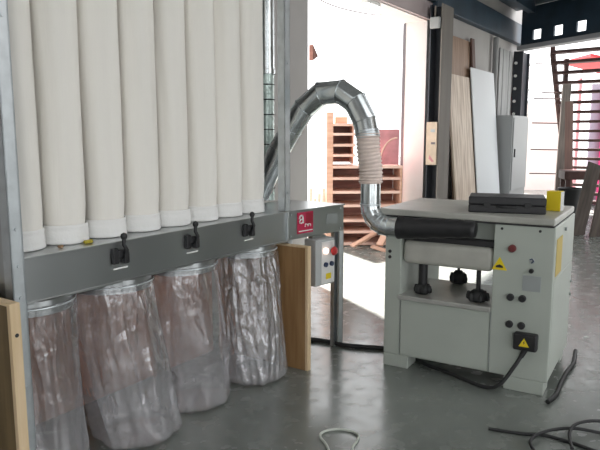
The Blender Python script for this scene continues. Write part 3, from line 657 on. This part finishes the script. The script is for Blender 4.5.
# power socket
so = MB().box((0.856, -0.060, 0.278), (0.992, -0.0005, 0.382), 0.012, seg=3).build('power_socket', M['black'], pl)
wt = MB().prism([(0.890, 0.306), (0.950, 0.306), (0.920, 0.358)], 0.0605, 0.062, XF).build('warning_triangle', M['yellow'], so)
MB().prism([(0.917, 0.318), (0.926, 0.332), (0.921, 0.334), (0.925, 0.346), (0.914, 0.330), (0.919, 0.329)], 0.0625, 0.063, XF).build('pictogram', M['dark'], wt)
MB().cyl((0.925, -0.035, 0.285), (0.905, -0.045, 0.235), 0.018, 0.014, seg=12).build('gland', M['rubber'], so)
# right side details
MB().box((W_, 0.06, 0.720), (W_ + 0.003, 0.27, 0.945)).build('yellow_label', M['label_y'], pl)
for v, z in ((0.36, 0.97), (0.74, 0.56), (0.74, 0.47)): MB().cyl((W_ - 0.001, v, z), (W_ + 0.012, v, z), 0.012, seg=12).build('stud', M['plategrey'], pl)
MB().box((W_ - 0.002, 0.03, 0.13), (W_ + 0.002, 0.77, 0.70), 0.001).build('side_cover', M['paint'], pl)
for u in (0.113, 0.705): MB().box((u - 0.0015, -0.0015, 0.088), (u + 0.0015, 0.003, 0.474)).build('seam', M['plategrey'], pl)

# ---- things on the planer
tc_ = empty('tool_case', tuple(TP @ Vector((0.521, 0.075, 1.073))), PA + R(13), 'black plastic tool case lying on the planer top', 'tool case')
MB().box((0, 0, 0), (0.455, 0.27, 0.048), 0.006, seg=3).build('lower_shell', M['black'], tc_)
MB().box((0, 0, 0.0485), (0.455, 0.27, 0.098), 0.008, seg=3).build('lid', M['black'], tc_)
for x in (0.09, 0.33): MB().box((x, -0.008, 0.034), (x + 0.04, 0.001, 0.066), 0.003).build('latch', M['rubber'], tc_)
MB().tube([(0.17, 0.002, 0.040), (0.175, -0.018, 0.040), (0.275, -0.018, 0.040), (0.28, 0.002, 0.040)], 0.007, 8).build('handle', M['rubber'], tc_)
yb = empty('yellow_box', tuple(TP @ Vector((0.925, 0.40, 1.073))), PA - R(8), 'small yellow box with white side standing behind the black tool case', 'box')
MB().box((0, 0, 0), (0.088, 0.07, 0.125), 0.003).build('carton', M['yellow'], yb)
MB().box((0.0885, 0.002, 0.002), (0.0895, 0.068, 0.123)).build('white_side', M['white'], yb)

# ---- cables on the floor
def cable(name, pts, r, m, label, cat='cable'):
    o = MB().tube(smooth_path(pts, 8), r, 10).build(name, m); return tag(o, label, cat)
cable('power_cable', [tuple(TP @ Vector((0.905, -0.045, 0.240))), tuple(TP @ Vector((0.87, -0.07, 0.17))), tuple(TP @ Vector((0.80, -0.10, 0.06))), tuple(TP @ Vector((0.70, -0.07, 0.014))), tuple(TP @ Vector((0.45, 0.04, 0.013))), tuple(TP @ Vector((0.25, 0.12, 0.013))), tuple(TP @ Vector((0.10, 0.25, 0.013)))], 0.012, M['rubber'], 'black power cable running from the planer socket down under the machine')
cable('floor_cable', [tuple(TC @ Vector(p)) for p in ((1.95, 1.0, 0.016), (2.02, 0.55, 0.016), (2.05, 0.30, 0.016))] + [(0.04, 4.52, 0.016), (0.20, 4.485, 0.016), (0.33, 4.40, 0.016), (0.48, 4.36, 0.016), (0.62, 4.33, 0.016), (0.9, 4.2, 0.016)], 0.016, M['rubber'], 'thick black cable lying on the floor between the collector leg and the planer')
cable('floor_cable', [(1.44, 3.42, 0.014), (1.535, 3.53, 0.014), (1.64, 3.71, 0.014), (1.75, 3.88, 0.014), (1.86, 4.04, 0.014), (1.98, 4.28, 0.014)], 0.014, M['rubber'], 'black cable curving round the right foot of the planer')
lo = [(0.150, 2.80, 0.007), (0.135, 2.92, 0.007), (0.108, 3.00, 0.007), (0.110, 3.05, 0.007), (0.150, 3.085, 0.007), (0.210, 3.095, 0.007), (0.270, 3.075, 0.007), (0.302, 3.03, 0.007), (0.290, 2.97, 0.007), (0.262, 2.90, 0.007), (0.262, 2.80, 0.007)]
cable('pale_cord', lo, 0.0065, M['cord'], 'pale cord lying in a loop on the floor', 'cord')
cable('black_lead', [(1.00, 3.10, 0.009), (1.15, 3.045, 0.009), (1.26, 3.03, 0.009), (1.36, 2.96, 0.009), (1.46, 2.86, 0.009), (1.55, 2.78, 0.009)], 0.0085, M['rubber'], 'black lead running straight across the corner of the floor', 'cable')
cable('black_lead', [(1.14, 2.80, 0.026), (1.155, 2.92, 0.026), (1.22, 3.00, 0.026), (1.33, 3.055, 0.026), (1.45, 3.065, 0.026), (1.60, 3.03, 0.012), (1.75, 2.99, 0.010)], 0.0085, M['rubber'], 'black lead looping over the other two leads', 'cable')
cable('black_lead', [(1.32, 2.82, 0.044), (1.355, 2.93, 0.044), (1.40, 3.02, 0.044), (1.47, 3.09, 0.044), (1.58, 3.125, 0.040), (1.75, 3.14, 0.012)], 0.0085, M['rubber'], 'black lead in a wide curl at the very corner of the floor', 'cable')
sc_ = MB().prism([(0, 0), (0.05, 0.01), (0.045, 0.03), (0.01, 0.025)], 0.001, 0.004).build('paper_scrap', M['white']); place(sc_, (2.19, 4.62, 0)); tag(sc_, 'small white paper scrap on the floor right of the planer', 'scrap')

# ------------------------------------------------------------------ light, world, camera
wd_ = bpy.data.worlds.new('World'); bpy.context.scene.world = wd_; wd_.use_nodes = True
bg = wd_.node_tree.nodes['Background']; bg.inputs['Color'].default_value = (0.97, 0.985, 1.0, 1); bg.inputs['Strength'].default_value = 2.2
sl = bpy.data.lights.new('sun', 'SUN'); sl.energy = 22; sl.angle = R(2.0); sl.color = (1.0, 0.93, 0.90)
so_ = bpy.data.objects.new('sun', sl); COL.objects.link(so_)
el_ = R(55); tv = Vector((0.42, -0.91, 0)).normalized() * math.cos(el_); tv.z = -math.sin(el_)
so_.rotation_euler = tv.to_track_quat('-Z', 'Y').to_euler()

cam = bpy.data.cameras.new('camera'); co = bpy.data.objects.new('camera', cam); COL.objects.link(co)
cam.sensor_fit = 'HORIZONTAL'; cam.sensor_width = 36; cam.lens = 620 / 600 * 36; cam.clip_end = 200
co.location = (0, 0, 1.55); co.rotation_euler = (PI / 2 - math.atan(90 / 620), 0, 0)
S = bpy.context.scene; S.camera = co
S.view_settings.view_transform = 'Standard'; S.view_settings.look = 'None'; S.view_settings.gamma = 1; S.view_settings.use_curve_mapping = False
S.view_settings.exposure = 0.42
S.cycles.max_bounces = 10; S.cycles.transparent_max_bounces = 24; S.cycles.use_denoising = True; S.cycles.sample_clamp_indirect = 6
